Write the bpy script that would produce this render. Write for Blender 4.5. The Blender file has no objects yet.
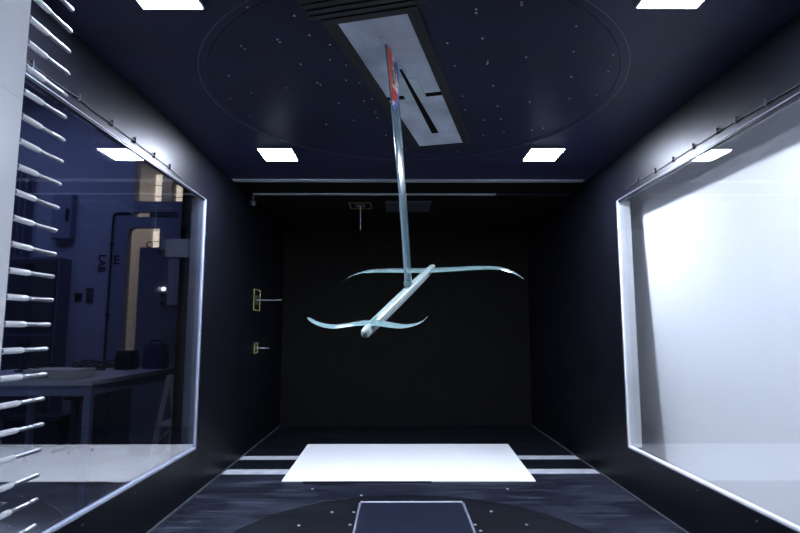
import bpy, bmesh, math, random
from math import sin, cos, pi, radians, sqrt
from mathutils import Vector, Matrix
from mathutils.geometry import tessellate_polygon

random.seed(7)
SC = bpy.context.scene
COL = SC.collection

# ------------------------------------------------------------------ camera
PITCH, YAW = radians(6.7914), radians(0.4138)
cam_data = bpy.data.cameras.new('camera')
cam_data.sensor_width = 36.0
cam_data.lens = 36.0 * 550.0 / 800.0
cam_data.clip_start = 0.02
cam = bpy.data.objects.new('camera', cam_data)
COL.objects.link(cam)
cam.location = (0, 0, 0.84)
cam.rotation_euler = (pi / 2 + PITCH, 0, -YAW)
SC.camera = cam

# ------------------------------------------------------------------ world, exposure
world = bpy.data.worlds.new('world')
SC.world = world
world.use_nodes = True
world.node_tree.nodes['Background'].inputs[0].default_value = (0.30, 0.36, 0.60, 1)
world.node_tree.nodes['Background'].inputs[1].default_value = 0.002
SC.view_settings.view_transform = 'Standard'
SC.view_settings.look = 'None'
SC.view_settings.exposure = 0.0
SC.view_settings.gamma = 1.0
SC.view_settings.use_curve_mapping = False

LAMP_COLOR = (0.73, 0.81, 1.0)
LAMP_POWER = 1320.0        # small bright module behind each diffuser
DIFFUSER_POWER = 118.0

def area_light(name, loc, rot, size, size_y, power, color):
    d = bpy.data.lights.new(name, 'AREA')
    d.shape = 'RECTANGLE'; d.size = size; d.size_y = size_y
    d.energy = power; d.color = color
    o = bpy.data.objects.new(name, d); COL.objects.link(o)
    o.location = loc; o.rotation_euler = rot
    return o
# dim blue light of the laboratory beside the tunnel, and daylight behind its partition
area_light('laboratory_light', (-3.1, 4.0, 3.2), (0, 0, 0), 2.0, 1.5, 25.0, (0.36, 0.46, 1.0))
area_light('alcove_light', (-3.0, 6.5, 3.25), (0, 0, 0), 1.4, 1.0, 44.0, (1.0, 0.90, 0.88))

# ------------------------------------------------------------------ materials
def mat(name, color, rough=0.5, metal=0.0, spec=0.5, var=0.0, scale=8.0, bump=0.0, coat=0.0, stretch=(1, 1, 1)):
    m = bpy.data.materials.new(name); m.use_nodes = True
    nt = m.node_tree; b = nt.nodes['Principled BSDF']
    b.inputs['Base Color'].default_value = (*color, 1)
    b.inputs['Roughness'].default_value = rough
    b.inputs['Metallic'].default_value = metal
    b.inputs['Specular IOR Level'].default_value = spec
    b.inputs['Coat Weight'].default_value = coat
    b.inputs['Coat Roughness'].default_value = 0.08
    tc = nt.nodes.new('ShaderNodeTexCoord'); mp = nt.nodes.new('ShaderNodeMapping')
    mp.inputs['Scale'].default_value = stretch
    nz = nt.nodes.new('ShaderNodeTexNoise'); nz.inputs['Scale'].default_value = scale
    nz.inputs['Detail'].default_value = 5
    nt.links.new(tc.outputs['Object'], mp.inputs['Vector'])
    nt.links.new(mp.outputs['Vector'], nz.inputs['Vector'])
    cr = nt.nodes.new('ShaderNodeValToRGB')
    lo = tuple(c * (1 - var) for c in color); hi = tuple(min(1, c * (1 + var)) for c in color)
    cr.color_ramp.elements[0].position = 0.3; cr.color_ramp.elements[1].position = 0.7
    cr.color_ramp.elements[0].color = (*lo, 1); cr.color_ramp.elements[1].color = (*hi, 1)
    nt.links.new(nz.outputs['Fac'], cr.inputs['Fac'])
    nt.links.new(cr.outputs['Color'], b.inputs['Base Color'])
    if bump:
        bp = nt.nodes.new('ShaderNodeBump'); bp.inputs['Strength'].default_value = bump
        bp.inputs['Distance'].default_value = 0.002
        nt.links.new(nz.outputs['Fac'], bp.inputs['Height'])
        nt.links.new(bp.outputs['Normal'], b.inputs['Normal'])
    return m

def floor_mat(name, base, dust, amount, rough):
    """dark painted board with pale scuffs, dusty smears and scratches"""
    m = bpy.data.materials.new(name); m.use_nodes = True
    nt = m.node_tree; L = nt.links; b = nt.nodes['Principled BSDF']
    b.inputs['Roughness'].default_value = rough
    b.inputs['Specular IOR Level'].default_value = 0.16
    tc = nt.nodes.new('ShaderNodeTexCoord')
    def noise(sc, stretch, lo, hi, rot=0.0):
        mp = nt.nodes.new('ShaderNodeMapping'); mp.inputs['Scale'].default_value = stretch
        mp.inputs['Rotation'].default_value = (0, 0, rot)
        nz = nt.nodes.new('ShaderNodeTexNoise'); nz.inputs['Scale'].default_value = sc; nz.inputs['Detail'].default_value = 6
        nz.inputs['Roughness'].default_value = 0.65
        mr = nt.nodes.new('ShaderNodeMapRange'); mr.inputs['From Min'].default_value = lo; mr.inputs['From Max'].default_value = hi
        L.new(tc.outputs['Object'], mp.inputs['Vector']); L.new(mp.outputs['Vector'], nz.inputs['Vector'])
        L.new(nz.outputs['Fac'], mr.inputs['Value'])
        return mr.outputs['Result']
    a = noise(2.2, (1, 2.2, 1), 0.44, 0.66)
    c = noise(5.0, (0.6, 7, 1), 0.53, 0.68, 0.3)
    d = noise(45.0, (1, 1.5, 1), 0.60, 0.68)
    def math_(op, x, y):
        n = nt.nodes.new('ShaderNodeMath'); n.operation = op
        for i, v in enumerate((x, y)):
            if isinstance(v, float): n.inputs[i].default_value = v
            else: L.new(v, n.inputs[i])
        return n.outputs[0]
    f = math_('ADD', math_('MULTIPLY', a, 0.5), math_('ADD', math_('MULTIPLY', c, 1.0), math_('MULTIPLY', d, 0.7)))
    f = math_('MULTIPLY', f, amount)
    mx = nt.nodes.new('ShaderNodeMix'); mx.data_type = 'RGBA'
    mx.inputs['A'].default_value = (*base, 1); mx.inputs['B'].default_value = (*dust, 1)
    L.new(f, mx.inputs['Factor']); L.new(mx.outputs['Result'], b.inputs['Base Color'])
    return m

def emit_mat(name, color, strength):
    m = bpy.data.materials.new(name); m.use_nodes = True
    nt = m.node_tree; nt.nodes.clear()
    e = nt.nodes.new('ShaderNodeEmission'); o = nt.nodes.new('ShaderNodeOutputMaterial')
    e.inputs[0].default_value = (*color, 1); e.inputs[1].default_value = strength
    nt.links.new(e.outputs[0], o.inputs[0])
    return m

def glass_mat(name, base, power, tint):
    """clear pane: reflection grows from base at normal incidence to full at grazing"""
    m = bpy.data.materials.new(name); m.use_nodes = True
    nt = m.node_tree; nt.nodes.clear(); L = nt.links
    lw = nt.nodes.new('ShaderNodeLayerWeight'); lw.inputs['Blend'].default_value = 0.5
    pw = nt.nodes.new('ShaderNodeMath'); pw.operation = 'POWER'; pw.inputs[1].default_value = power
    mr = nt.nodes.new('ShaderNodeMapRange'); mr.inputs['To Min'].default_value = base; mr.inputs['To Max'].default_value = 1.0
    tr = nt.nodes.new('ShaderNodeBsdfTransparent'); tr.inputs[0].default_value = (*tint, 1)
    gl = nt.nodes.new('ShaderNodeBsdfGlossy'); gl.inputs['Roughness'].default_value = 0.0
    mx = nt.nodes.new('ShaderNodeMixShader'); o = nt.nodes.new('ShaderNodeOutputMaterial')
    L.new(lw.outputs['Facing'], pw.inputs[0]); L.new(pw.outputs[0], mr.inputs['Value'])
    L.new(mr.outputs['Result'], mx.inputs[0]); L.new(tr.outputs[0], mx.inputs[1]); L.new(gl.outputs[0], mx.inputs[2])
    L.new(mx.outputs[0], o.inputs[0])
    return m

M = {
    'black_wall': mat('black_wall_paint', (0.0033, 0.0038, 0.0066), 0.41, spec=0.22, var=0.25, scale=5, bump=0.03),
    'black_end': mat('matt_black_paint', (0.0068, 0.0066, 0.0058), 0.8, spec=0.04, var=0.2),
    'ceiling': mat('dark_ceiling_paint', (0.0190, 0.0210, 0.0520), 0.5, spec=0.18, var=0.2, scale=4, bump=0.03),
    'disc_ceiling': mat('dark_disc_paint', (0.0160, 0.0180, 0.0450), 0.5, spec=0.18, var=0.2, scale=4, bump=0.03),
    'floor': floor_mat('scuffed_dark_floor', (0.0036, 0.0052, 0.0110), (0.11, 0.125, 0.17), 0.34, 0.55),
    'disc_floor': floor_mat('dark_turntable_floor', (0.0020, 0.0026, 0.0045), (0.055, 0.072, 0.12), 0.10, 0.55),
    'hatch_floor': floor_mat('hatch_floor', (0.0056, 0.0075, 0.0180), (0.07, 0.08, 0.11), 0.10, 0.55),
    'gap': mat('gap_black', (0.004, 0.004, 0.005), 0.8, spec=0.1),
    'rail': mat('pale_aluminium', (0.42, 0.44, 0.50), 0.45, metal=0.3, var=0.06, scale=20),
    'floor_rail': mat('worn_white_strip', (0.42, 0.44, 0.48), 0.5, var=0.15, scale=14),
    'steel': mat('bolt_steel', (0.55, 0.57, 0.6), 0.35, metal=0.6, var=0.05),
    'white_board': mat('white_laminate', (0.86, 0.87, 0.88), 0.45, var=0.015, scale=3),
    'white_wall': mat('white_board_paint', (0.82, 0.825, 0.84), 0.6, var=0.01, scale=2),
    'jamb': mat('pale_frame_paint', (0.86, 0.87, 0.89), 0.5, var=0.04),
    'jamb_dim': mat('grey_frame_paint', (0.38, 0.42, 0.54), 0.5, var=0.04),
    'edge': mat('bright_metal_edge', (0.20, 0.215, 0.26), 0.4, metal=0.3, var=0.05),
    'trim': mat('satin_metal_edge', (0.09, 0.095, 0.11), 0.4, metal=0.4, var=0.05),
    'mirror_glass': glass_mat('coated_window_glass', 0.05, 1.6, (0.98, 0.985, 1.0)),
    'glass': glass_mat('window_glass', 0.04, 4.0, (0.985, 0.99, 0.99)),
    'lamp': emit_mat('lamp_module', LAMP_COLOR, LAMP_POWER),
    'diffuser': emit_mat('lamp_diffuser', LAMP_COLOR, DIFFUSER_POWER),
    'lamp_frame': mat('lamp_rim', (0.25, 0.26, 0.28), 0.4),
    'plate': mat('frosted_white_plate', (0.66, 0.70, 0.80), 0.33, var=0.28, scale=5, spec=0.6),
    'cover': mat('clear_green_plate', (0.60, 0.70, 0.70), 0.3, var=0.12, scale=6),
    'frame_black': mat('black_hatch_frame', (0.004, 0.004, 0.005), 0.5, var=0.2),
    'gel': mat('teal_glass_fibre', (0.165, 0.26, 0.26), 0.17, var=0.07, scale=16, coat=0.5),
    'mast': mat('teal_mast_laminate', (0.085, 0.145, 0.17), 0.2, var=0.12, scale=12, coat=0.5, stretch=(4, 4, 1)),
    'fuse': mat('white_gelcoat', (0.32, 0.395, 0.385), 0.22, var=0.05, scale=18, coat=0.4),
    'green': mat('dark_green_joint', (0.06, 0.14, 0.12), 0.3),
    'red': mat('sticker_red', (0.55, 0.06, 0.03), 0.4), 'blue': mat('sticker_blue', (0.08, 0.12, 0.50), 0.4),
    'yellow': mat('sticker_yellow', (0.62, 0.45, 0.12), 0.4), 'white': mat('sticker_white', (0.72, 0.70, 0.74), 0.4),
    'strut': mat('white_lacquer', (0.90, 0.905, 0.92), 0.22, var=0.01, coat=0.3),
    'sleeve': mat('white_sleeve', (0.78, 0.79, 0.81), 0.4, var=0.03),
    'tube': mat('brushed_steel_tube', (0.36, 0.37, 0.40), 0.30, metal=0.7, var=0.12, scale=60),
    'tape': mat('yellow_tape', (0.24, 0.22, 0.06), 0.6, var=0.1),
    'rod': mat('thin_steel_rod', (0.26, 0.27, 0.29), 0.35, metal=0.3),
    'cable': mat('dark_cable', (0.02, 0.022, 0.03), 0.5),
    'lab_wall': mat('laboratory_wall_paint', (0.40, 0.43, 0.55), 0.7, var=0.06, scale=3),
    'beam': mat('laboratory_beam_paint', (0.26, 0.29, 0.40), 0.6, var=0.06),
    'beige': mat('beige_wall_paint', (0.50, 0.455, 0.40), 0.7, var=0.05),
    'concrete': mat('grey_concrete', (0.46, 0.48, 0.53), 0.6, var=0.2, scale=4),
    'dark': mat('dark_grey_paint', (0.06, 0.065, 0.08), 0.5, var=0.1),
    'black_plastic': mat('black_plastic', (0.02, 0.02, 0.024), 0.4, var=0.1),
    'cabinet': mat('grey_blue_cabinet', (0.24, 0.27, 0.38), 0.5, var=0.05),
    'dark_cabinet': mat('dark_cabinet', (0.15, 0.17, 0.25), 0.5, var=0.08),
    'pale_panel': mat('pale_panel', (0.75, 0.79, 0.90), 0.5, var=0.03),
    'table': mat('table_laminate', (0.62, 0.66, 0.74), 0.4, var=0.05),
    'table_leg': mat('table_frame_blue', (0.26, 0.31, 0.48), 0.45, var=0.05),
    'box_white': mat('cream_box', (0.75, 0.78, 0.74), 0.5, var=0.04),
    'bag_blue': mat('blue_fabric', (0.035, 0.035, 0.20), 0.8, var=0.15, scale=30),
    'daylight': emit_mat('daylight_pane', (1.0, 0.88, 0.74), 2.2),
    'indicator': emit_mat('indicator_lamp', (0.9, 0.95, 1.0), 6.0),
}

# ------------------------------------------------------------------ mesh helpers
class MB:
    def __init__(s): s.v = []; s.f = []
    def add(s, vs, fs):
        k = len(s.v); s.v += [tuple(p) for p in vs]; s.f += [tuple(i + k for i in f) for f in fs]; return s
    def box(s, x0, x1, y0, y1, z0, z1):
        return s.add([(x0, y0, z0), (x1, y0, z0), (x1, y1, z0), (x0, y1, z0), (x0, y0, z1), (x1, y0, z1), (x1, y1, z1), (x0, y1, z1)],
                     [(0, 3, 2, 1), (4, 5, 6, 7), (0, 1, 5, 4), (1, 2, 6, 5), (2, 3, 7, 6), (3, 0, 4, 7)])
    def loft(s, rings, cap=True):
        n = len(rings[0]); vs = [p for r in rings for p in r]; fs = []
        for i in range(len(rings) - 1):
            for j in range(n):
                fs.append((i * n + j, i * n + (j + 1) % n, (i + 1) * n + (j + 1) % n, (i + 1) * n + j))
        if cap:
            fs.append(tuple(range(n - 1, -1, -1))); fs.append(tuple((len(rings) - 1) * n + j for j in range(n)))
        return s.add(vs, fs)
    def tube(s, path, rad, n=8):
        path = [Vector(p) for p in path]; rings = []; prev = None
        for i, p in enumerate(path):
            t = (path[min(i + 1, len(path) - 1)] - path[max(i - 1, 0)]).normalized()
            a = prev if prev is not None else (Vector((0, 0, 1)) if abs(t.z) < 0.9 else Vector((1, 0, 0)))
            b = t.cross(a).normalized(); a = b.cross(t).normalized(); prev = a
            r = rad[i] if isinstance(rad, (list, tuple)) else rad
            rings.append([p + (a * cos(2 * pi * k / n) + b * sin(2 * pi * k / n)) * r for k in range(n)])
        return s.loft(rings)
    def bar(s, p, q, w, h, upv=(0, 0, 1)):
        p, q = Vector(p), Vector(q); t = (q - p).normalized(); a = t.cross(Vector(upv)).normalized(); b = a.cross(t)
        R = lambda c: [c - a * w / 2 - b * h / 2, c + a * w / 2 - b * h / 2, c + a * w / 2 + b * h / 2, c - a * w / 2 + b * h / 2]
        return s.loft([R(p), R(q)])
    def plate(s, outer, holes, lo, hi, axis='z'):
        """flat plate with holes, of the given outline, extruded between lo and hi"""
        put = {'z': lambda a, b, c: (a, b, c), 'y': lambda a, b, c: (a, c, b), 'x': lambda a, b, c: (c, a, b)}[axis]
        loops = [outer] + holes
        pts = [p for l in loops for p in l]; n = len(pts)
        tris = tessellate_polygon([[Vector((p[0], p[1], 0)) for p in l] for l in loops])
        vs = [put(p[0], p[1], lo) for p in pts] + [put(p[0], p[1], hi) for p in pts]
        fs = [tuple(t) for t in tris] + [tuple(i + n for i in reversed(t)) for t in tris]
        k = 0
        for l in loops:
            m = len(l)
            for j in range(m): fs.append((k + j, k + (j + 1) % m, n + k + (j + 1) % m, n + k + j))
            k += m
        return s.add(vs, fs)
    def build(s, name, m, parent=None, smooth=False, bevel=0.0, loc=None):
        me = bpy.data.meshes.new(name)
        me.from_pydata(s.v, [], s.f); me.validate(verbose=False)
        bm = bmesh.new(); bm.from_mesh(me)
        bmesh.ops.recalc_face_normals(bm, faces=bm.faces)
        if bevel:
            bmesh.ops.bevel(bm, geom=list(bm.edges), offset=bevel, segments=2, affect='EDGES', clamp_overlap=True)
        bm.to_mesh(me); bm.free()
        me.materials.append(m)
        if smooth:
            for p in me.polygons: p.use_smooth = True
            try: me.set_sharp_from_angle(angle=radians(38))
            except Exception: pass
        o = bpy.data.objects.new(name, me); COL.objects.link(o)
        if parent is not None:
            o.parent = parent
            bpy.context.view_layer.update()
            o.matrix_parent_inverse = parent.matrix_world.inverted()
        if loc is not None: o.location = loc
        return o

def box(*a): return MB().box(*a)
def circle(cx, cy, r, n=96, a0=0.0): return [(cx + r * cos(a0 + 2 * pi * k / n), cy + r * sin(a0 + 2 * pi * k / n)) for k in range(n)]
def rect(x0, x1, y0, y1): return [(x0, y0), (x1, y0), (x1, y1), (x0, y1)]
def tag(o, label, cat, group=None):
    o['label'] = label; o['category'] = cat
    if group: o['group'] = group
    return o
def struct(o, label=None):
    o['kind'] = 'structure'
    if label: o['label'] = label
    return o
def empty(name, loc):
    o = bpy.data.objects.new(name, None); COL.objects.link(o); o.location = loc; o.empty_display_size = 0.05
    return o
def copy_tree(o, parent=None):
    c = o.copy(); COL.objects.link(c)
    if parent is not None: c.parent = parent
    for ch in list(o.children): copy_tree(ch, c)
    return c

# ------------------------------------------------------------------ tunnel shell
XL, XR, YB, YE, H = -1.045, 1.228, -1.5, 5.085, 1.805
WZ0, WZ1 = 0.236, 1.563
WYL, WYR, WYB = 2.97, 2.99, -0.7
RZ = -0.16                             # floor level outside the tunnel
TC = (0.066, 2.175); TR = 0.80
ANG = radians(15.0)
U = Vector((sin(ANG), cos(ANG), 0)); V = Vector((cos(ANG), -sin(ANG), 0))   # hatch axes

# floor with its turntable
floor = struct(MB().plate(rect(XL - 0.09, XR + 0.09, YB, YE), [circle(*TC, TR)], -0.03, 0.0).build('floor', M['floor']))
MB().plate(circle(*TC, TR - 0.003), [rect(-0.1835, 0.3395, 1.30, 2.873)], -0.03, 0.0).build('floor_turntable', M['disc_floor'], floor)
box(XL, XR, YB, YE, -0.05, -0.031).build('subfloor', M['gap'], floor)
hatch = MB().box(-0.168, 0.324, 1.302, 2.842, -0.03, 0.001).build('floor_hatch', M['hatch_floor'], floor)
box(-0.176, 0.332, 2.846, 2.862, -0.03, 0.002).build('edge_strip', M['floor_rail'], hatch)
box(-0.182, -0.172, 1.302, 2.842, -0.03, 0.002).build('edge_strip', M['edge'], hatch)
box(0.328, 0.338, 1.302, 2.842, -0.03, 0.002).build('edge_strip', M['edge'], hatch)
bolts = MB()
for x, y in [(-0.448, 3.083), (-0.299, 2.698), (-0.423, 2.521), (-0.197, 2.697), (-0.179, 2.963), (-0.168, 2.855), (-0.201, 2.529), (0.601, 3.075), (0.449, 2.704),
             (0.573, 2.524), (0.32, 2.855), (0.347, 2.525), (0.077, 2.855), (0.36, 2.449), (-0.62, 2.35), (0.70, 2.30)]:
    bolts.loft([[(px, py, z) for px, py in circle(x, y, r, 8)] for z, r in ((0, 0.007), (0.003, 0.007), (0.004, 0.004))])
b = bolts.build('floor_bolts', M['steel'], floor); b['kind'] = 'stuff'
box(XL, XR, 3.503, YE, 0.0, 0.0012).build('floor_rear_panel', M['disc_floor'], floor)
box(XL, XR, 3.395, 3.503, 0.0, 0.003).build('floor_rail', M['floor_rail'], floor)
box(XL, XR, 3.768, 3.872, 0.0, 0.003).build('floor_rail', M['floor_rail'], floor)
for x0, x1, n in ((XL, XL + 0.010, 0), (XR - 0.010, XR, 1)):
    struct(box(x0, x1, YB, YE, 0.0, 0.006).build('baseboard_' + ('left', 'right')[n], M['trim']))

# ceiling with its turntable and the tilted hatch of the model mount
HC = Vector((0.078, 2.172, 0)); HW, HL = 0.113, 0.597        # half sizes of the white plate
def hp(a, c): p = HC + V * a + U * c; return (p.x, p.y)
hole = [hp(-HW - 0.008, -HL - 0.008), hp(HW + 0.008, -HL - 0.008), hp(HW + 0.008, HL + 0.008), hp(-HW - 0.008, HL + 0.008)]
ceiling = struct(MB().plate(rect(XL - 0.09, XR + 0.09, YB, YE), [circle(*TC, TR + 0.0025)], H, H + 0.03).build('ceiling', M['ceiling']))
disc = MB().plate(circle(*TC, TR), [hole], H, H + 0.03).build('ceiling_turntable', M['disc_ceiling'], ceiling)
box(XL, XR, YB, YE, H + 0.031, H + 0.05).build('ceiling_backing', M['gap'], ceiling)
MB().plate(circle(*TC, TR + 0.034), [circle(*TC, TR + 0.030)], H - 0.0015, H).build('turntable_ring', M['trim'], ceiling)
bolts = MB()
for x, y in [(-0.445, 1.545), (-0.313, 1.588), (-0.526, 1.769), (-0.52, 1.788), (-0.394, 1.727), (-0.39, 1.744), (-0.284, 1.7), (-0.224, 1.759),
             (-0.236, 1.862), (-0.182, 1.902), (-0.346, 1.896), (-0.634, 1.988), (-0.193, 2.023), (-0.143, 2.044), (-0.437, 2.09), (-0.307, 2.045), (-0.297, 2.062),
             (-0.588, 2.137), (-0.69, 2.193), (-0.66, 2.385), (-0.244, 2.237), (-0.136, 2.214), (-0.101, 2.194), (-0.085, 2.395), (-0.195, 2.426), (-0.327, 2.478),
             (0.369, 1.514), (0.372, 1.527), (0.572, 1.64), (0.285, 1.715), (0.328, 1.871), (0.33, 1.888), (0.459, 1.839), (0.614, 1.798), (0.76, 1.82), (0.79, 1.943),
             (0.667, 1.989), (0.382, 2.066), (0.436, 2.264), (0.563, 2.219), (0.72, 2.183), (0.82, 2.145), (0.477, 2.409), (0.521, 2.563), (0.652, 2.545), (0.70, 2.518),
             (0.24, 1.55), (0.243, 1.569), (0.172, 1.746), (0.214, 1.903), (0.273, 2.164), (0.30, 2.302), (0.40, 2.42), (0.43, 2.62), (0.33, 2.86), (0.05, 2.83), (-0.05, 2.62), (-0.137, 2.211), (-0.091, 2.33)]:
    bolts.loft([[(px, py, z) for px, py in circle(x, y, r, 8)] for z, r in ((H, 0.0038), (H - 0.002, 0.0038), (H - 0.003, 0.002))])
b = bolts.build('ceiling_bolts', M['steel'], disc); b['kind'] = 'stuff'

def slab(a0, a1, c0, c1, z0, z1):     # box aligned with the hatch
    m = MB(); q = [hp(a0, c0), hp(a1, c0), hp(a1, c1), hp(a0, c1)]
    return m.loft([[(x, y, z0) for x, y in q], [(x, y, z1) for x, y in q]])
mount = empty('mounting_hatch', (HC.x, HC.y, H))
tag(mount, 'tilted white mounting hatch in a black frame set in the dark ceiling disc', 'hatch')
GC = -0.008                            # cross gap along the hatch
slab(-HW, HW, -HL, GC - 0.019, H - 0.002, H + 0.008).build('plate', M['plate'], mount)
slab(-HW, HW, GC + 0.019, HL, H - 0.002, H + 0.008).build('plate', M['plate'], mount)
slab(-HW, HW, GC - 0.0185, GC + 0.0185, H - 0.001, H + 0.007).build('cross_gap', M['gap'], mount)
slab(-0.042, 0.046, GC - 0.16, GC + 0.03, H - 0.0045, H - 0.0021).build('cover_plate', M['cover'], mount)
for a0, a1, c0, c1 in ((-HW - 0.042, -HW - 0.001, -HL - 0.03, HL + 0.022), (HW + 0.001, HW + 0.038, -HL - 0.03, HL + 0.022),
                       (-HW - 0.001, HW + 0.001, HL + 0.001, HL + 0.022), (-HW - 0.001, HW + 0.001, -HL - 0.03, -HL - 0.001)):
    slab(a0, a1, c0, c1, H - 0.007, H - 0.0005).build('frame_bar', M['frame_black'], mount)
for k in range(4):
    slab(-HW - 0.07, HW + 0.07, -HL - 0.058 - 0.03 * k, -HL - 0.036 - 0.03 * k, H - 0.006, H - 0.0005).build('rib', M['frame_black'], mount, bevel=0.001)
cp = MB().loft([[(px, py, z) for px, py in circle(-0.052, 1.714, r, 16)] for z, r in ((H - 0.0021, 0.014), (H - 0.008, 0.013), (H - 0.013, 0.009), (H - 0.015, 0.004))])
cp.build('glare_cap', M['steel'], mount, smooth=True)  # shiny dome standing in for a glare spot on the plate

# ceiling rails and the grey cover panel
tag(box(XL + 0.003, 1.20, 3.405, 3.46, H - 0.007, H - 0.0005).build('ceiling_rail', M['rail'], bevel=0.001),
    'long pale metal rail across the ceiling, the nearer one, just beyond the far lights', 'rail', 'pale rails across the ceiling')
tag(box(-1.0, 0.698, 3.75, 3.79, H - 0.010, H - 0.0045).build('ceiling_rail', M['rail'], bevel=0.001),
    'shorter pale metal rail across the ceiling, the farther one of the pair', 'rail', 'pale rails across the ceiling')
box(XL, XR, 3.475, YE, H - 0.004, H).build('ceiling_rear_panel', M['black_end'], ceiling)
box(0.70, XR, 3.75, 3.79, H - 0.008, H).build('rail_extension', M['ceiling'], ceiling)
tag(box(-0.08, 0.262, 3.965, 4.29, H - 0.02, H).build('ceiling_panel', mat('grey_panel_paint', (0.035, 0.035, 0.05), 0.5, var=0.05), bevel=0.004),
    'plain dark grey panel on the ceiling behind the mast, beyond the rails', 'panel')

# side walls with window openings
def tunnel_wall(side, x0, x1, wy):
    o = MB().plate(rect(YB, YE, -0.02, H + 0.03), [rect(WYB, wy, WZ0, WZ1)], x0, x1, axis='x').build('wall_' + side, M['black_wall'])
    return struct(o)
wl = tunnel_wall('left', XL - 0.022, XL, WYL)
wr = tunnel_wall('right', XR, XR + 0.022, WYR)
MB().plate(rect(YB, YE, RZ, H + 0.03), [rect(WYB, WYR, WZ0, WZ1)], XR + 0.0225, XR + 0.030, axis='x').build('bounce_lining', M['white_wall'], wr)  # unseen white sheet, added to bounce light into the board's shadow
struct(box(XL - 0.08, XR + 0.08, YE, YE + 0.06, -0.02, H + 0.03).build('wall_end', M['black_end']))
struct(box(XL - 0.08, XR + 0.08, YB - 0.06, YB, -0.02, H + 0.03).build('wall_back', M['black_end']))

def window(n, side, xin, xout, wy, jm, gm):
    s = 1 if xout > xin else -1
    w = struct(empty('window_%d' % n, (xin, wy, WZ0)), ('left' if s < 0 else 'right') + ' side window of the tunnel, a large clear pane flush with the wall')
    lo, hi = min(xin + s * 0.001, xout), max(xin + s * 0.001, xout)
    slo, shi = min(xin + s * 0.001, xin + s * 0.021), max(xin + s * 0.001, xin + s * 0.021)
    g0 = xin + s * 0.006; g1 = xin + s * 0.018
    box(min(g0, g1), max(g0, g1), WYB + 0.014, wy - 0.014, WZ0 + 0.014, WZ1 - 0.014).build('glass_pane', gm, w)
    box(lo, hi, wy - 0.012, wy - 0.0005, WZ0 + 0.0005, WZ1 - 0.0005).build('jamb', jm, w)
    box(lo, hi, WYB + 0.0005, WYB + 0.012, WZ0 + 0.0005, WZ1 - 0.0005).build('jamb', jm, w)
    box(slo, shi, WYB + 0.0125, wy - 0.0125, WZ0 + 0.0005, WZ0 + 0.008).build('sill', jm, w)
    box(slo, shi, WYB + 0.0125, wy - 0.0125, WZ1 - 0.008, WZ1 - 0.0005).build('lintel', M['black_wall'], w)
    e0, e1 = (xin - s * 0.0012, xin + s * 0.0008)
    e0, e1 = min(e0, e1), max(e0, e1)
    box(e0, e1, WYB, wy + 0.006, WZ1, WZ1 + 0.003).build('trim_strip', M['edge'], w)
    box(e0, e1, WYB, wy + 0.006, WZ0 - 0.004, WZ0).build('trim_strip', M['edge'], w)
    box(e0, e1, wy, wy + 0.006, WZ0, WZ1).build('trim_strip', M['edge'], w)
    sc = MB()
    def screw(y, z):
        sc.loft([[(xin - s * d, y + r * cos(2 * pi * k / 8), z + r * sin(2 * pi * k / 8)) for k in range(8)] for d, r in ((0, 0.0045), (0.002, 0.0045), (0.003, 0.002))])
    for k in range(8): screw(wy + 0.026, 0.26 + 0.16 * k)
    for k in range(8): screw(wy - 0.3 - 0.37 * k, WZ0 - 0.035)
    q = sc.build('frame_screws', M['trim'], w); q['kind'] = 'stuff'
    return w
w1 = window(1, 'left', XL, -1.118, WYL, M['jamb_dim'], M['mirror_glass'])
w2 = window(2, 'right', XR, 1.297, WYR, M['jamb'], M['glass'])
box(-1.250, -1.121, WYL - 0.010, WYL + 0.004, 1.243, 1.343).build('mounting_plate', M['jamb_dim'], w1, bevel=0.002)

# white board close behind the right window
bx = lambda z: 1.432 - 0.043 * z
board_right = MB().loft([[(bx(z), WYB - 0.3, z), (bx(z) + 0.02, WYB - 0.3, z), (bx(z) + 0.02, 4.2, z), (bx(z), 4.2, z)] for z in (RZ, 2.1)]).build('backdrop_board', M['white_wall'])
tag(board_right, 'large plain white board standing close behind the right window', 'board')

# cables clipped above the windows
def clipped_cable(x, s, pts, label):
    pts = [Vector((x - s * 0.005, y, z)) for y, z in pts]
    path = []
    for a, b_ in zip(pts, pts[1:]):
        for k in range(6): path.append(a.lerp(b_, k / 6) + Vector((0, 0, -0.004 * sin(pi * k / 6))))
    path.append(pts[-1])
    o = MB().tube(path, 0.0022, 6).build('cable', M['cable'], smooth=True)
    tag(o, label, 'cable')
    for p in pts[1:-1]:
        box(x - s * 0.009 if s > 0 else x, x if s > 0 else x - s * 0.009, p.y - 0.003, p.y + 0.003, p.z - 0.010, p.z + 0.014).build('cable_clip', M['cable'], o)
clipped_cable(XL, -1, [(1.2, 1.590), (1.5, 1.597), (1.733, 1.602), (1.95, 1.598), (2.126, 1.596), (2.305, 1.594), (2.467, 1.592), (2.62, 1.582)], 'thin dark cable clipped above the left window')
clipped_cable(XR, 1, [(1.1, 1.590), (1.5, 1.590), (1.733, 1.592), (1.896, 1.597), (2.014, 1.599), (2.185, 1.598), (2.351, 1.596), (2.522, 1.596), (2.706, 1.602), (2.86, 1.596)], 'thin dark cable clipped above the right window')

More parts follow.
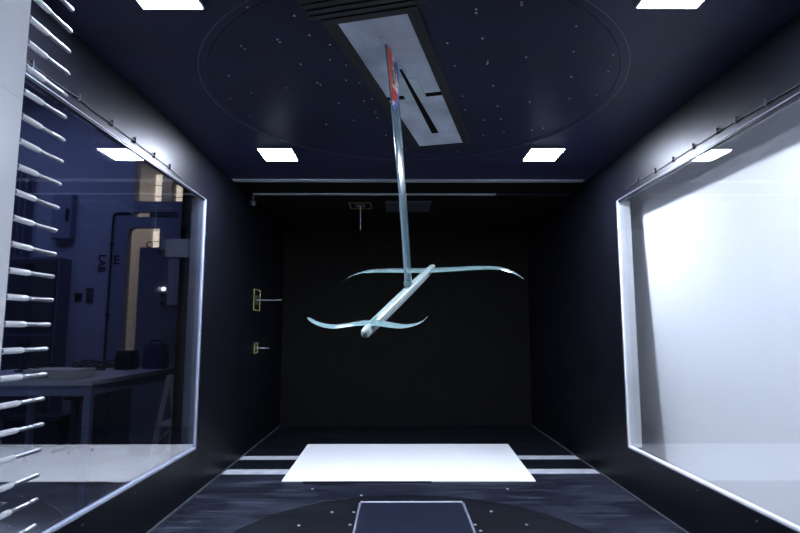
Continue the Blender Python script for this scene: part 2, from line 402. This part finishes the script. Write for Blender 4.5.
# ------------------------------------------------------------------ ceiling lights
def ceiling_light():
    t = empty('ceiling_light', (0, 0, 0))
    w, l = 0.092, 0.102
    box(-w + 0.005, w - 0.005, -l + 0.005, l - 0.005, -0.009, -0.002).build('diffuser', M['diffuser'], t)
    box(-0.04, 0.04, -0.04, 0.04, -0.011, -0.0091).build('light_module', M['lamp'], t)
    MB().plate(rect(-w, w, -l, l), [rect(-w + 0.0045, w - 0.0045, -l + 0.0045, l - 0.0045)], -0.008, 0.0).build('frame', M['lamp_frame'], t)
    return t
L0 = ceiling_light()
for i, (x, y, power, lab) in enumerate([(-0.642, 2.908, 1.0, 'glowing square ceiling light, far left one of the four, beside the left window'),
                                 (0.802, 2.898, 1.0, 'glowing square ceiling light, far right one of the four, beyond the ceiling hatch'),
                                 (-0.665, 1.445, 1.0, 'glowing square ceiling light at the top edge of the photo, left of the hatch'),
                                 (0.804, 1.43, 0.5, 'glowing square ceiling light at the top edge of the photo, right of the hatch')]):
    o = L0 if i == 0 else copy_tree(L0)
    o.location = (x, y, H)
    for ch in o.children:
        if ch.name.startswith('light_module') and power != 1.0:
            ch.material_slots[0].link = 'OBJECT'; ch.material_slots[0].material = emit_mat('lamp_module_dim', LAMP_COLOR, LAMP_POWER * power)
    tag(o, lab, 'ceiling light', 'square ceiling lights')

# ------------------------------------------------------------------ white panel on the floor
pn = empty('floor_board', (0.082, 3.76, 0.003))
tag(pn, 'flat white rectangular board lying on the dark tunnel floor over the strips', 'board')
MB().loft([[(-0.642, 3.212, z), (0.786, 3.205, z), (0.836, 4.225, z), (-0.656, 4.230, z)] for z in (0.0032, 0.011)]).build('sheet', M['white_board'], pn, bevel=0.001)
box(-0.52, 0.20, 3.196, 3.2035, 0.0005, 0.0095).build('edge_tape', M['frame_black'], pn)

# ------------------------------------------------------------------ hydrofoil hanging from the hatch
T = Vector((-0.0185, 1.823, H - 0.0022))
MB_ = Vector((T.x, T.y, 0)) + U * 0.226 + V * 0.008 + Vector((0, 0, 0.995))
foil = empty('hydrofoil', T)
tag(foil, 'pale hydrofoil model hanging nose up from the ceiling on a long mast', 'hydrofoil')
def section(c):      # symmetric profile, 0..1 along the chord
    return 2.6 * (c ** 0.55) * (1 - c) ** 0.8 / 1.55
NCH = 14
def foil_ring(origin, cdir, tdir, chord, thick, n=NCH):
    cs = [0.5 - 0.5 * cos(pi * k / n) for k in range(n + 1)]
    up = [origin + cdir * (c - 0.5) * chord + tdir * (section(c) * thick / 2) for c in cs]
    dn = [origin + cdir * (c - 0.5) * chord - tdir * (section(c) * thick / 2) for c in reversed(cs[1:-1])]
    return up + dn
def mast_center(t): return T.lerp(MB_, t) + V * (0.004 * sin(pi * t))
def mast_chord(t): return 0.152 - 0.038 * min(1, t * 2.0)
mm = MB().loft([foil_ring(mast_center(k / 16), U, V, mast_chord(k / 16), 0.017) for k in range(17)])
mast = mm.build('mast', M['mast'], foil, smooth=True)
def mast_pt(c, z, off=0.0008):          # point on the near side face; c from the near edge
    t = (T.z - z) / (T.z - MB_.z)
    return mast_center(t) + U * ((c - 0.5) * mast_chord(t)) + V * (section(c) * 0.0085 + off)
def decal(name, outline, m, parent, off):
    """small sticker piece laid on the mast face"""
    tris = tessellate_polygon([[Vector((c, z * 8, 0)) for c, z in outline]])
    n = len(outline)
    mb = MB().add([mast_pt(c, z, off) for c, z in outline] + [mast_pt(c, z, off - 0.0006) for c, z in outline],
                  [tuple(t) for t in tris] + [tuple(i + n for i in reversed(t)) for t in tris] + [(j, (j + 1) % n, n + (j + 1) % n, n + j) for j in range(n)])
    return mb.build(name, m, parent)
def dense(o):
    r = []
    for a, b_ in zip(o, o[1:] + o[:1]):
        for k in range(5): r.append((a[0] + (b_[0] - a[0]) * k / 5, a[1] + (b_[1] - a[1]) * k / 5))
    return r
decal('sticker', dense([(0.03, 1.797), (0.97, 1.797), (0.97, 1.745), (0.62, 1.665), (0.10, 1.600), (0.03, 1.615)]), M['white'], mast, 0.0030)['label'] = 'red, white and blue sticker'
decal('sticker_field', dense([(0.03, 1.798), (0.36, 1.798), (0.16, 1.71), (0.12, 1.632), (0.03, 1.632)]), M['red'], mast, 0.0038)['label'] = 'red field'
decal('sticker_field', dense([(0.40, 1.680), (0.60, 1.672), (0.28, 1.632), (0.17, 1.632), (0.20, 1.68)]), M['red'], mast, 0.0038)
decal('sticker_band', dense([(0.70, 1.798), (0.98, 1.798), (0.98, 1.742), (0.88, 1.725)]), M['blue'], mast, 0.0038)['label'] = 'blue band'
decal('sticker_band', dense([(0.90, 1.722), (0.97, 1.738), (0.64, 1.662), (0.10, 1.598), (0.04, 1.612), (0.22, 1.630), (0.55, 1.668)]), M['blue'], mast, 0.0038)
for c, z, w_, h_ in ((0.30, 1.745, 0.16, 0.010), (0.36, 1.728, 0.22, 0.011), (0.42, 1.711, 0.26, 0.010), (0.40, 1.694, 0.24, 0.008), (0.66, 1.724, 0.14, 0.010), (0.62, 1.704, 0.16, 0.009)):
    decal('sticker_lettering', [(c + w_ / 2 * cos(2 * pi * k / 10) * (1 if k % 2 else 0.72), z + h_ / 2 * sin(2 * pi * k / 10)) for k in range(10)], M['yellow'], mast, 0.0042)

# black slot in line with the mast
p0, p1 = Vector((0.016, 1.925, 0)), Vector((0.190, 2.575, 0))
def sl(q, a): return (q + V * a)
sw = MB(); a_, b_ = 0.0045, 0.0165
q = [sl(p0, -a_), sl(p0, a_), sl(p1, b_), sl(p1, -b_)]
sw.loft([[(p.x, p.y, z) for p in q] for z in (H - 0.0062, H - 0.0047)]).build('slot', M['gap'], mount)

# fuselage
FA = Vector((-0.089, 1.534, 0.833)); FB = Vector((0.175, 2.517, 1.142))
E1 = (FB - FA).normalized(); W1 = V.cross(E1).normalized()
if W1.z < 0: W1 = -W1
def super_ring(c, rx, rz, n=20, p=0.72):
    r = []
    for k in range(n):
        a = 2 * pi * k / n; ca, sa = cos(a), sin(a)
        r.append(c + V * (rx * math.copysign(abs(ca) ** p, ca)) + W1 * (rz * math.copysign(abs(sa) ** p, sa)))
    return r
prof = [(0.0, 0.003, 0.004), (0.004, 0.0095, 0.010), (0.012, 0.0125, 0.0135), (0.04, 0.0135, 0.0155), (0.2, 0.0150, 0.0175), (0.5, 0.0165, 0.0190), (0.75, 0.0160, 0.0185),
        (0.90, 0.0145, 0.0170), (0.96, 0.0125, 0.0145), (0.985, 0.0095, 0.011), (0.997, 0.005, 0.006), (1.0, 0.0015, 0.002)]
MB().loft([super_ring(FA.lerp(FB, t), rx, rz) for t, rx, rz in prof]).build('fuselage', M['fuse'], foil, smooth=True)
# dark green joints
MB().loft([foil_ring(mast_center(0.965), U, V, 0.122, 0.021, 8), foil_ring(mast_center(0.985), U, V, 0.130, 0.024, 8)]).build('mast_joint', M['green'], foil, smooth=True)
jc = FA.lerp(FB, 0.085) + W1 * 0.0125
MB().loft([super_ring(jc - E1 * 0.035, 0.004, 0.002, 12), super_ring(jc - E1 * 0.02, 0.007, 0.005, 12), super_ring(jc + E1 * 0.02, 0.007, 0.006, 12), super_ring(jc + E1 * 0.05, 0.003, 0.002, 12)]).build('tail_joint', M['green'], foil, smooth=True)

def spline(pts, q):      # smooth interpolation through (q, h)
    for i in range(len(pts) - 1):
        if q <= pts[i + 1][0] or i == len(pts) - 2:
            p = [pts[max(i - 1, 0)], pts[i], pts[i + 1], pts[min(i + 2, len(pts) - 1)]]
            t = (q - p[1][0]) / (p[2][0] - p[1][0])
            m1 = (p[2][1] - p[0][1]) / max(1e-6, p[2][0] - p[0][0]) * (p[2][0] - p[1][0])
            m2 = (p[3][1] - p[1][1]) / max(1e-6, p[3][0] - p[1][0]) * (p[2][0] - p[1][0])
            return (2 * t**3 - 3 * t**2 + 1) * p[1][1] + (t**3 - 2 * t**2 + t) * m1 + (-2 * t**3 + 3 * t**2) * p[2][1] + (t**3 - t**2) * m2
def wing(name, root, span, prof, chord, thick, tip=0.25, n=36):
    rings = []
    for k in range(-n, n + 1):
        q_ = span * sin(pi / 2 * k / n); a = abs(q_) / span
        h = spline(prof, abs(q_)); dq = 1e-3
        sl_ = (spline(prof, min(span, abs(q_) + dq)) - spline(prof, max(0, abs(q_) - dq))) / (2 * dq if 0 < abs(q_) < span - dq else dq) * (1 if q_ >= 0 else -1)
        tan = (V + W1 * sl_).normalized(); nrm = tan.cross(E1).normalized()
        if nrm.dot(W1) < 0: nrm = -nrm
        c = chord * (1 - (1 - tip) * a ** 2.2) * sqrt(max(0.02, 1 - max(0, (a - 0.93) / 0.07) ** 2))
        th = max(0.0025, thick * (1 - 0.6 * a ** 1.5)) * (0.4 + 0.6 * c / chord)
        o = root + V * q_ + W1 * h - E1 * (0.018 * a ** 2.5)
        rings.append(foil_ring(o, -E1, nrm, c, th, 10))
    return MB().loft(rings).build(name, M['gel'], foil, smooth=True)
wing('front_wing', FA.lerp(FB, 0.865) + V * 0.005, 0.402, [(0, 0.006), (0.10, 0.0085), (0.21, 0.012), (0.29, 0.010), (0.33, 0.002), (0.372, -0.016), (0.408, -0.042)], 0.105, 0.014)
wing('rear_wing', FA.lerp(FB, 0.065) - V * 0.007, 0.180, [(0, 0.0135), (0.03, 0.0125), (0.07, 0.007), (0.105, 0.0045), (0.14, 0.011), (0.163, 0.022), (0.180, 0.036)], 0.054, 0.010, tip=0.3)

# ------------------------------------------------------------------ probe rake
RX = -0.602
rake = empty('probe_rake', (RX, 0.70, 0.0))
tag(rake, 'tall white strut with a column of thin steel probes, at the left edge', 'probe rake')
def strut_outline(sc=1.0):
    r = []; RX = -0.607
    for k in range(16):                       # nose toward the camera
        a = pi + pi * k / 15
        r.append((RX + 0.034 * cos(a) * sc, 0.52 + 0.06 * sin(a) * sc))
    for k in range(1, 10):
        t = k / 10; r.append((RX + (0.034 - 0.0255 * t ** 1.6) * sc, 0.52 + 0.325 * t))
    for k in range(9):                        # rounded rear edge
        a = pi * k / 8
        r.append((RX + 0.0085 * cos(a) * sc, 0.846 + 0.0085 * sin(a) * sc))
    for k in range(9, 0, -1):
        t = k / 10; r.append((RX - (0.034 - 0.0255 * t ** 1.6) * sc, 0.52 + 0.325 * t))
    return r
for z0, z1 in ((0.001, 1.2065), (1.2072, H - 0.001)):
    MB().loft([[(x, y, z) for x, y in strut_outline()] for z in (z0, z1)]).build('strut_section', M['strut'], rake, smooth=True)
MB().loft([[(x, y, z) for x, y in strut_outline(0.93)] for z in (1.20, 1.214)]).build('strut_core', M['strut'], rake)
PITCH_Z = 0.0416
def ring_y(x, y, z, r, n=12): return [(x + r * cos(2 * pi * k / n), y, z + r * sin(2 * pi * k / n)) for k in range(n)]
sleeve0 = MB().loft([ring_y(0, 0, 0, 0.0050), ring_y(0, 0.047, 0, 0.0050), ring_y(0, 0.050, 0, 0.0040)]).build('probe_sleeve', M['sleeve'], smooth=True)
tip0 = MB().loft([ring_y(0, 0.049, 0, 0.0036), ring_y(0, 0.088, 0, 0.0036), ring_y(0, 0.092, 0, 0.0039), ring_y(0, 0.111, 0, 0.0039), ring_y(0, 0.1135, 0, 0.0033), ring_y(0, 0.1150, 0, 0.0018)]).build('probe_tube', M['tube'], smooth=True)
tip0['label'] = 'thin brushed steel probe tube'
k0 = 0
for k in range(-12, 13):
    if k == -12: s_, t_ = sleeve0, tip0
    else:
        s_, t_ = sleeve0.copy(), tip0.copy(); COL.objects.link(s_); COL.objects.link(t_)
    s_.parent = rake; s_.location = (0.0, 0.151, 0.977 + k * PITCH_Z)
    s_.rotation_euler = (radians(random.uniform(-0.8, 0.8)), 0, radians(random.uniform(-0.7, 0.7)))
    t_.parent = s_; t_.location = (0, 0, 0)

# ------------------------------------------------------------------ wall probes in yellow frames
def wall_probe(origin, n, a, b_, ha, hb, length, label, tw=0.008):
    """n points off the wall; a, b_ span the yellow frame"""
    n, a, b_, o = Vector(n), Vector(a), Vector(b_), Vector(origin)
    t = empty('static_probe', o); tag(t, label, 'probe', 'thin steel probes in yellow frames')
    for u0, u1, v0, v1 in ((-ha, ha, -hb, -hb + tw), (-ha, ha, hb - tw, hb), (-ha, -ha + tw * 1.6, -hb + tw, hb - tw), (ha - tw * 1.6, ha, -hb + tw, hb - tw)):
        q = [o + a * u + b_ * v for u, v in ((u0, v0), (u1, v0), (u1, v1), (u0, v1))]
        MB().loft([q, [p + n * 0.003 for p in q]]).build('frame_strip', M['tape'], t)
    q = [o + a * u + b_ * v for u, v in ((-ha * 0.4, -hb * 0.45), (ha * 0.4, -hb * 0.45), (ha * 0.4, hb * 0.45), (-ha * 0.4, hb * 0.45))]
    MB().loft([q, [p + n * 0.004 for p in q]]).build('base_plate', M['trim'], t)
    MB().tube([o + n * 0.003, o + n * (length - 0.01), o + n * length], [0.0034, 0.0034, 0.002], 8).build('rod', M['rod'], t, smooth=True)
wall_probe((XL, 4.14, 1.078), (1, 0, 0), (0, 1, 0), (0, 0, 1), 0.095, 0.080, 0.186, 'thin probe in a tall yellow frame on the left wall, upper of two')
wall_probe((XL, 4.155, 0.721), (1, 0, 0), (0, 1, 0), (0, 0, 1), 0.055, 0.040, 0.10, 'short probe in a small yellow frame on the left wall, lower of two')
wall_probe((-0.272, 4.13, H - 0.0042), (0, 0, -1), (0, 1, 0), (1, 0, 0), 0.105, 0.083, 0.195, 'thin probe pointing down from a yellow frame on the ceiling')
k = MB().tube([(-1.0, 3.77, H - 0.017), (-1.0, 3.77, H - 0.035), (-1.0, 3.77, H - 0.05)], 0.006, 8)
kn = k.build('rail_fitting', M['trim']); tag(kn, 'small dark round fitting hanging under the left end of the farther rail', 'fitting')
MB().loft([[(-1.0 + r * cos(2 * pi * j / 14), 3.77 + r * sin(2 * pi * j / 14), z) for j in range(14)] for z, r in ((H - 0.05, 0.012), (H - 0.06, 0.024), (H - 0.08, 0.026), (H - 0.092, 0.014))]).build('knob', M['black_plastic'], kn, smooth=True)

# ------------------------------------------------------------------ laboratory seen through the left window
struct(box(-5.0, XL - 0.09, -1.6, 8.2, RZ - 0.05, RZ).build('floor_laboratory', M['concrete']))
struct(box(-5.0, XL - 0.09, -1.6, 8.2, 3.4, 3.45).build('ceiling_laboratory', M['dark']))
struct(box(-5.05, -5.0, -1.6, 8.2, RZ, 3.4).build('wall_laboratory_side', M['lab_wall']))
struct(box(-5.0, XL - 0.09, -1.66, -1.6, RZ, 3.4).build('wall_laboratory_back', M['lab_wall']))
lab = struct(MB().plate([(-5.0, RZ), (-2.864, RZ), (-2.864, 2.0), (-2.665, 2.0), (-2.665, 3.4), (-5.0, 3.4)], [], 5.5, 5.6, axis='y').build('wall_laboratory', M['lab_wall']))
struct(box(-1.22, -1.14, 5.5, 8.2, RZ, 3.4).build('wall_alcove', M['dark']))
# partition with a rounded opening, right of the lettered wall
ar = []
x0, x1, zt, rr = -2.60, -2.37, 1.891, 0.06
for kk in range(7): a = pi / 2 * kk / 6; ar.append((x1 - rr + rr * cos(a), zt - rr + rr * sin(a)))
for kk in range(7): a = pi / 2 + pi / 2 * kk / 6; ar.append((-2.708 + rr + rr * cos(a), zt - rr + rr * sin(a)))
outer = [(-2.863, RZ), (-2.708, RZ)] + [(x, z) for x, z in reversed(ar)] + [(x1, RZ), (-2.20, RZ), (-2.20, 1.999), (-2.863, 1.999)]
part = struct(MB().plate(outer, [], 5.50, 5.58, axis='y').build('wall_partition', M['beam']))
box(-2.664, -2.0, 5.49, 5.58, 2.052, 2.160).build('beam', M['beam'], part)
box(-2.50, -2.20, 5.49, 5.58, 2.0, 2.051).build('beam_bracket', M['dark'], part)
box(-2.199, -2.02, 5.46, 5.58, RZ, 2.0515).build('post', M['beam'], part)
box(-2.0, -1.23, 5.5, 5.58, RZ, 2.15).build('partition_panel', M['dark'], part)
# beige wall beyond with its bright windows
far = struct(box(-5.0, -1.14, 7.6, 7.7, RZ, 3.4).build('wall_alcove_end', M['beige']))
struct(box(-3.065, -2.935, 7.05, 7.2, RZ, 3.4).build('trim_1', M['dark']), 'dark blue column between the bright windows')
def lab_window(n, x0, x1, z0, z1, rows):
    w = struct(empty('window_%d' % n, (x0, 7.6, z0)), 'narrow daylit window in the beige wall beyond the partition')
    f = 0.018
    MB().plate(rect(x0 - f, x1 + f, z0 - f, z1 + f), [rect(x0, x1, z0, z1)], 7.57, 7.599, axis='y').build('frame', M['beige'], w)
    hz = (z1 - z0) / rows
    for r in range(rows):
        box(x0, x1, 7.585, 7.597, z0 + r * hz + 0.006, z0 + (r + 1) * hz - 0.006).build('pane', M['daylight'], w)
        if r: box(x0, x1, 7.58, 7.598, z0 + r * hz - 0.005, z0 + r * hz + 0.005).build('glazing_bar', M['beige'], w)
lab_window(3, -3.385, -3.255, 1.45, 3.05, 10)
lab_window(4, -3.11, -2.83, 2.35, 2.90, 3)

# lettering on the wall
def lettering(txt, x, z, size, rot, parent):
    cu = bpy.data.curves.new('lettering', 'FONT'); cu.body = txt; cu.size = size; cu.extrude = 0.001; cu.offset = 0.003; cu.align_x = 'CENTER'; cu.align_y = 'CENTER'
    o = bpy.data.objects.new('tmp', cu); COL.objects.link(o)
    dg = bpy.context.evaluated_depsgraph_get(); me = bpy.data.meshes.new_from_object(o.evaluated_get(dg))
    bpy.data.objects.remove(o); me.materials.clear(); me.materials.append(M['cable'])
    me.name = 'lettering'
    ob = bpy.data.objects.new('lettering', me); COL.objects.link(ob)
    ob.rotation_euler = (pi / 2, rot, 0); ob.location = (x, 5.497, z)
    ob.parent = parent; ob.matrix_parent_inverse = parent.matrix_world.inverted()
lettering('LAB', -2.952, 1.523, 0.105, pi / 2, lab)
lettering('E', -2.808, 1.555, 0.125, 0, lab)
pipe = MB().tube([(-2.868, 5.488, RZ + 0.001), (-2.860, 5.488, 1.98), (-2.852, 5.488, 2.02), (-2.82, 5.488, 2.035), (-2.69, 5.488, 2.035)], 0.010, 8).build('wall_pipe', M['cable'], smooth=True)
tag(pipe, 'thin dark pipe running up the laboratory wall between the letters', 'pipe')
box(-2.88, -2.84, 5.478, 5.499, 1.0, 1.02).build('pipe_clip', M['cable'], pipe)
box(-2.88, -2.84, 5.478, 5.499, 1.7, 1.72).build('pipe_clip', M['cable'], pipe)

dc = empty('wall_cabinet', (-3.49, 5.39, RZ)); tag(dc, 'dark two-door cabinet standing against the laboratory wall behind the probes', 'cabinet')
box(-3.73, -3.25, 5.30, 5.498, RZ, 1.56).build('body', M['dark_cabinet'], dc)
for z0, z1 in ((0.86, 1.535), (0.05, 0.80)):
    d = box(-3.71, -3.27, 5.275, 5.299, z0, z1).build('door', M['dark'], dc, bevel=0.004)
    box(-3.57, -3.47, 5.262, 5.274, z1 - 0.09, z1 - 0.05).build('handle', M['black_plastic'], d, bevel=0.003)
    box(-3.60, -3.48, 5.266, 5.2745, (z0 + z1) / 2 - 0.02, (z0 + z1) / 2 + 0.02).build('vent', M['black_plastic'], d)
sb = empty('switch_box', (-3.32, 5.45, 1.76)); tag(sb, 'dark rectangular switch box mounted high on the laboratory wall', 'switch box')
box(-3.43, -3.235, 5.40, 5.498, 1.76, 2.22).build('housing', M['cabinet'], sb, bevel=0.006)
box(-3.275, -3.255, 5.37, 5.399, 1.93, 2.06).build('lever', M['black_plastic'], sb, bevel=0.003)
tag(box(-3.195, -3.125, 5.485, 5.499, 1.146, 1.226).build('wall_plate', M['black_plastic'], bevel=0.003), 'small dark square plate on the laboratory wall, left of a paler one', 'plate')
tag(box(-3.085, -3.016, 5.49, 5.499, 1.127, 1.276).build('notice', M['dark'], bevel=0.001), 'small grey notice on the laboratory wall below the lettering', 'notice')
pl = MB(); rows = []
for kk in range(33):
    x = -4.15 + 0.5 * kk / 32; y = 5.44 + 0.03 * (1 if (kk // 2) % 2 else -1)
    rows.append([(x, y - 0.006, 0.3), (x, y + 0.006, 0.3), (x, y + 0.006, 2.45), (x, y - 0.006, 2.45)])
tag(pl.loft(rows).build('pleated_curtain', M['dark_cabinet']), 'dark pleated curtain hanging on the laboratory wall at the left edge', 'curtain')

cup = empty('added_cupboard', (-2.5, 5.2, RZ)); tag(cup, 'dark low cupboard added to darken the foot of the rounded opening', 'cupboard')  # invented piece, added to keep the opening dark low down
box(-2.90, -2.25, 5.05, 5.35, RZ, 0.47).build('body', M['dark'], cup, bevel=0.005)
for x in (-2.895, -2.572):
    d = box(x, x + 0.317, 5.03, 5.0495, RZ + 0.03, 0.45).build('door', M['dark'], cup, bevel=0.003)
    box(x + 0.14, x + 0.18, 5.015, 5.0295, 0.38, 0.40).build('handle', M['black_plastic'], d, bevel=0.002)

cb = empty('control_cabinet', (-2.03, 4.75, RZ)); tag(cb, 'grey-blue control cabinet with a lit button and a lifting ring on top', 'cabinet')
box(-2.16, -1.79, 4.60, 4.90, RZ, 1.55).build('body', M['cabinet'], cb, bevel=0.004)
box(-2.00, -1.90, 4.590, 4.5995, 1.487, 1.528).build('name_plate', M['dark'], cb)
box(-1.905, -1.795, 4.585, 4.599, 1.063, 1.45).build('side_panel', M['pale_panel'], cb, bevel=0.003)['label'] = 'paler raised panel'
MB().tube([(-1.939, 4.599, 1.197), (-1.939, 4.588, 1.197)], 0.016, 14).build('lit_button', M['indicator'], cb)['label'] = 'glowing white button'
for z in (1.15, 1.08):
    MB().tube([(-1.939, 4.599, z), (-1.939, 4.580, z)], 0.018, 12).build('knob', M['black_plastic'], cb)
MB().tube([(-2.114 + 0.024 * cos(2 * pi * j / 20), 4.68, 1.585 + 0.024 * sin(2 * pi * j / 20)) for j in range(21)], 0.006, 8).build('lifting_ring', M['black_plastic'], cb, smooth=True)
MB().tube([(-2.114, 4.68, 1.55), (-2.114, 4.68, 1.562)], 0.01, 8).build('ring_stem', M['black_plastic'], cb)
tag(box(-1.300, -1.245, 3.28, 3.35, RZ, 2.6).build('black_column', M['black_plastic'], bevel=0.004), 'slim black column just outside the left window, beside the frame', 'column')

# table with things on it
TZ = 0.56
tb = empty('work_table', (-2.3, 3.85, RZ)); tag(tb, 'pale work table with blue-grey legs behind the left window', 'table')
box(-2.90, -1.746, 3.235, 4.48, TZ - 0.028, TZ).build('tabletop', M['table'], tb, bevel=0.003)
for a in ((-2.85, -1.80, 3.275, 3.30), (-2.85, -1.80, 4.40, 4.425), (-2.865, -2.84, 3.30, 4.40), (-1.81, -1.785, 3.30, 4.40)):
    box(*a, TZ - 0.09, TZ - 0.0285).build('apron', M['table_leg'], tb)
for x in (-2.85, -1.778):
    for y in (3.265, 4.42):
        box(x - 0.021, x + 0.021, y - 0.021, y + 0.021, RZ, TZ - 0.0288).build('leg', M['table_leg'], tb, bevel=0.003)
wb = empty('white_box', (-2.04, 3.41, TZ)); tag(wb, 'flat cream-white box lying at the front corner of the work table', 'box')
box(-2.19, -1.885, 3.30, 3.52, TZ + 0.0005, TZ + 0.045).build('body', M['box_white'], wb, bevel=0.003)
box(-2.193, -1.882, 3.297, 3.523, TZ + 0.0455, TZ + 0.058).build('lid', M['box_white'], wb, bevel=0.003)
box(-2.13, -2.04, 3.295, 3.2995, TZ + 0.012, TZ + 0.032).build('front_panel', M['cabinet'], wb)
bg = empty('blue_bag', (-1.86, 4.32, TZ)); tag(bg, 'dark blue carry bag with a black handle at the far end of the table', 'bag')
m = MB(); rings = []
for z, s_ in ((0.0005, 0.92), (0.02, 1.0), (0.10, 1.0), (0.16, 0.95), (0.185, 0.82)):
    rings.append([(-1.86 + 0.088 * s_ * math.copysign(abs(cos(a)) ** 0.5, cos(a)), 4.33 + 0.07 * s_ * math.copysign(abs(sin(a)) ** 0.5, sin(a)), TZ + z) for a in [2 * pi * j / 24 for j in range(24)]])
m.loft(rings).build('body', M['bag_blue'], bg, smooth=True)
MB().tube([(-1.915, 4.33, TZ + 0.18), (-1.91, 4.33, TZ + 0.205), (-1.89, 4.33, TZ + 0.215), (-1.83, 4.33, TZ + 0.215), (-1.81, 4.33, TZ + 0.205), (-1.805, 4.33, TZ + 0.18)], 0.006, 8).build('handle', M['black_plastic'], bg, smooth=True)
dv = empty('black_case', (-2.02, 4.2, TZ)); tag(dv, 'black equipment case on the table, left of the blue bag', 'case')
box(-2.09, -1.97, 4.15, 4.30, TZ + 0.0005, TZ + 0.115).build('body', M['black_plastic'], dv, bevel=0.006)
box(-2.085, -1.975, 4.155, 4.295, TZ + 0.1155, TZ + 0.14).build('lid', M['dark'], dv, bevel=0.005)
for i, (cx, cy, r, lab) in enumerate([(-2.22, 4.02, 0.09, 'loose black cable coil on the table behind the white box'), (-2.30, 4.30, 0.11, 'tangled black cable at the back of the work table'), (-2.52, 3.90, 0.10, 'loose black cable with a raised loop on the left of the table')]):
    pth = []
    for kk in range(70):
        a = 2 * pi * kk / 22
        pth.append((cx + (r + 0.03 * sin(1.7 * a + i)) * cos(a) * 1.2, cy + (r * 0.7 + 0.02 * cos(2.3 * a)) * sin(a), TZ + 0.008 + 0.05 * max(0, sin(0.77 * a + i)) ** 2 + 0.012 * (kk / 70) + (0.07 * max(0, sin(0.33 * a)) ** 6 if i == 2 else 0)))
    tag(MB().tube(pth, 0.006, 6).build('cable', M['cable'], smooth=True), lab, 'cable', 'loose cables on the work table')
# under and beside the table
st = empty('stool', (-2.72, 4.82, RZ)); tag(st, 'dark round-seated stool under the far side of the work table', 'stool')
MB().loft([[(-2.72 + r * cos(2 * pi * j / 24), 4.82 + r * sin(2 * pi * j / 24), z) for j in range(24)] for z, r in ((0.27, 0.09), (0.275, 0.10), (0.30, 0.10), (0.305, 0.09))]).build('seat', M['black_plastic'], st, smooth=True)
MB().tube([(-2.72, 4.82, RZ + 0.05), (-2.72, 4.82, 0.269)], 0.02, 10).build('column', M['dark'], st)
for a in range(5):
    MB().bar((-2.72, 4.82, RZ + 0.04), (-2.72 + 0.16 * cos(a * 2 * pi / 5), 4.82 + 0.16 * sin(a * 2 * pi / 5), RZ + 0.012), 0.03, 0.02).build('leg', M['dark'], st)
lb = empty('low_box', (-3.2, 5.09, RZ)); tag(lb, 'long low dark box on the laboratory floor under the table', 'box')
box(-3.45, -2.96, 4.98, 5.2, RZ, 0.06).build('body', M['black_plastic'], lb, bevel=0.006)
box(-3.46, -2.95, 4.97, 5.21, 0.0605, 0.10).build('lid', M['dark'], lb, bevel=0.005)
ld = empty('step_ladder', (-1.5, 3.7, RZ)); tag(ld, 'small pale step ladder on the laboratory floor beside the window edge', 'ladder')
for y in (3.60, 3.86):
    MB().bar((-1.575, y, RZ + 0.005), (-1.455, y, 0.55), 0.03, 0.02, (0, 1, 0)).build('front_leg', M['jamb'], ld)
    MB().bar((-1.36, y, RZ + 0.005), (-1.445, y, 0.55), 0.022, 0.016, (0, 1, 0)).build('rear_leg', M['jamb'], ld)
for x, z in ((-1.540, 0.03), (-1.500, 0.25), (-1.455, 0.55)):
    box(x - 0.02, x + 0.075, 3.60, 3.86, z - 0.012, z + 0.012).build('step', M['jamb'], ld, bevel=0.003)
MB().bar((-1.51, 3.59, 0.15), (-1.41, 3.59, 0.25), 0.012, 0.012, (0, 1, 0)).build('brace', M['jamb'], ld)
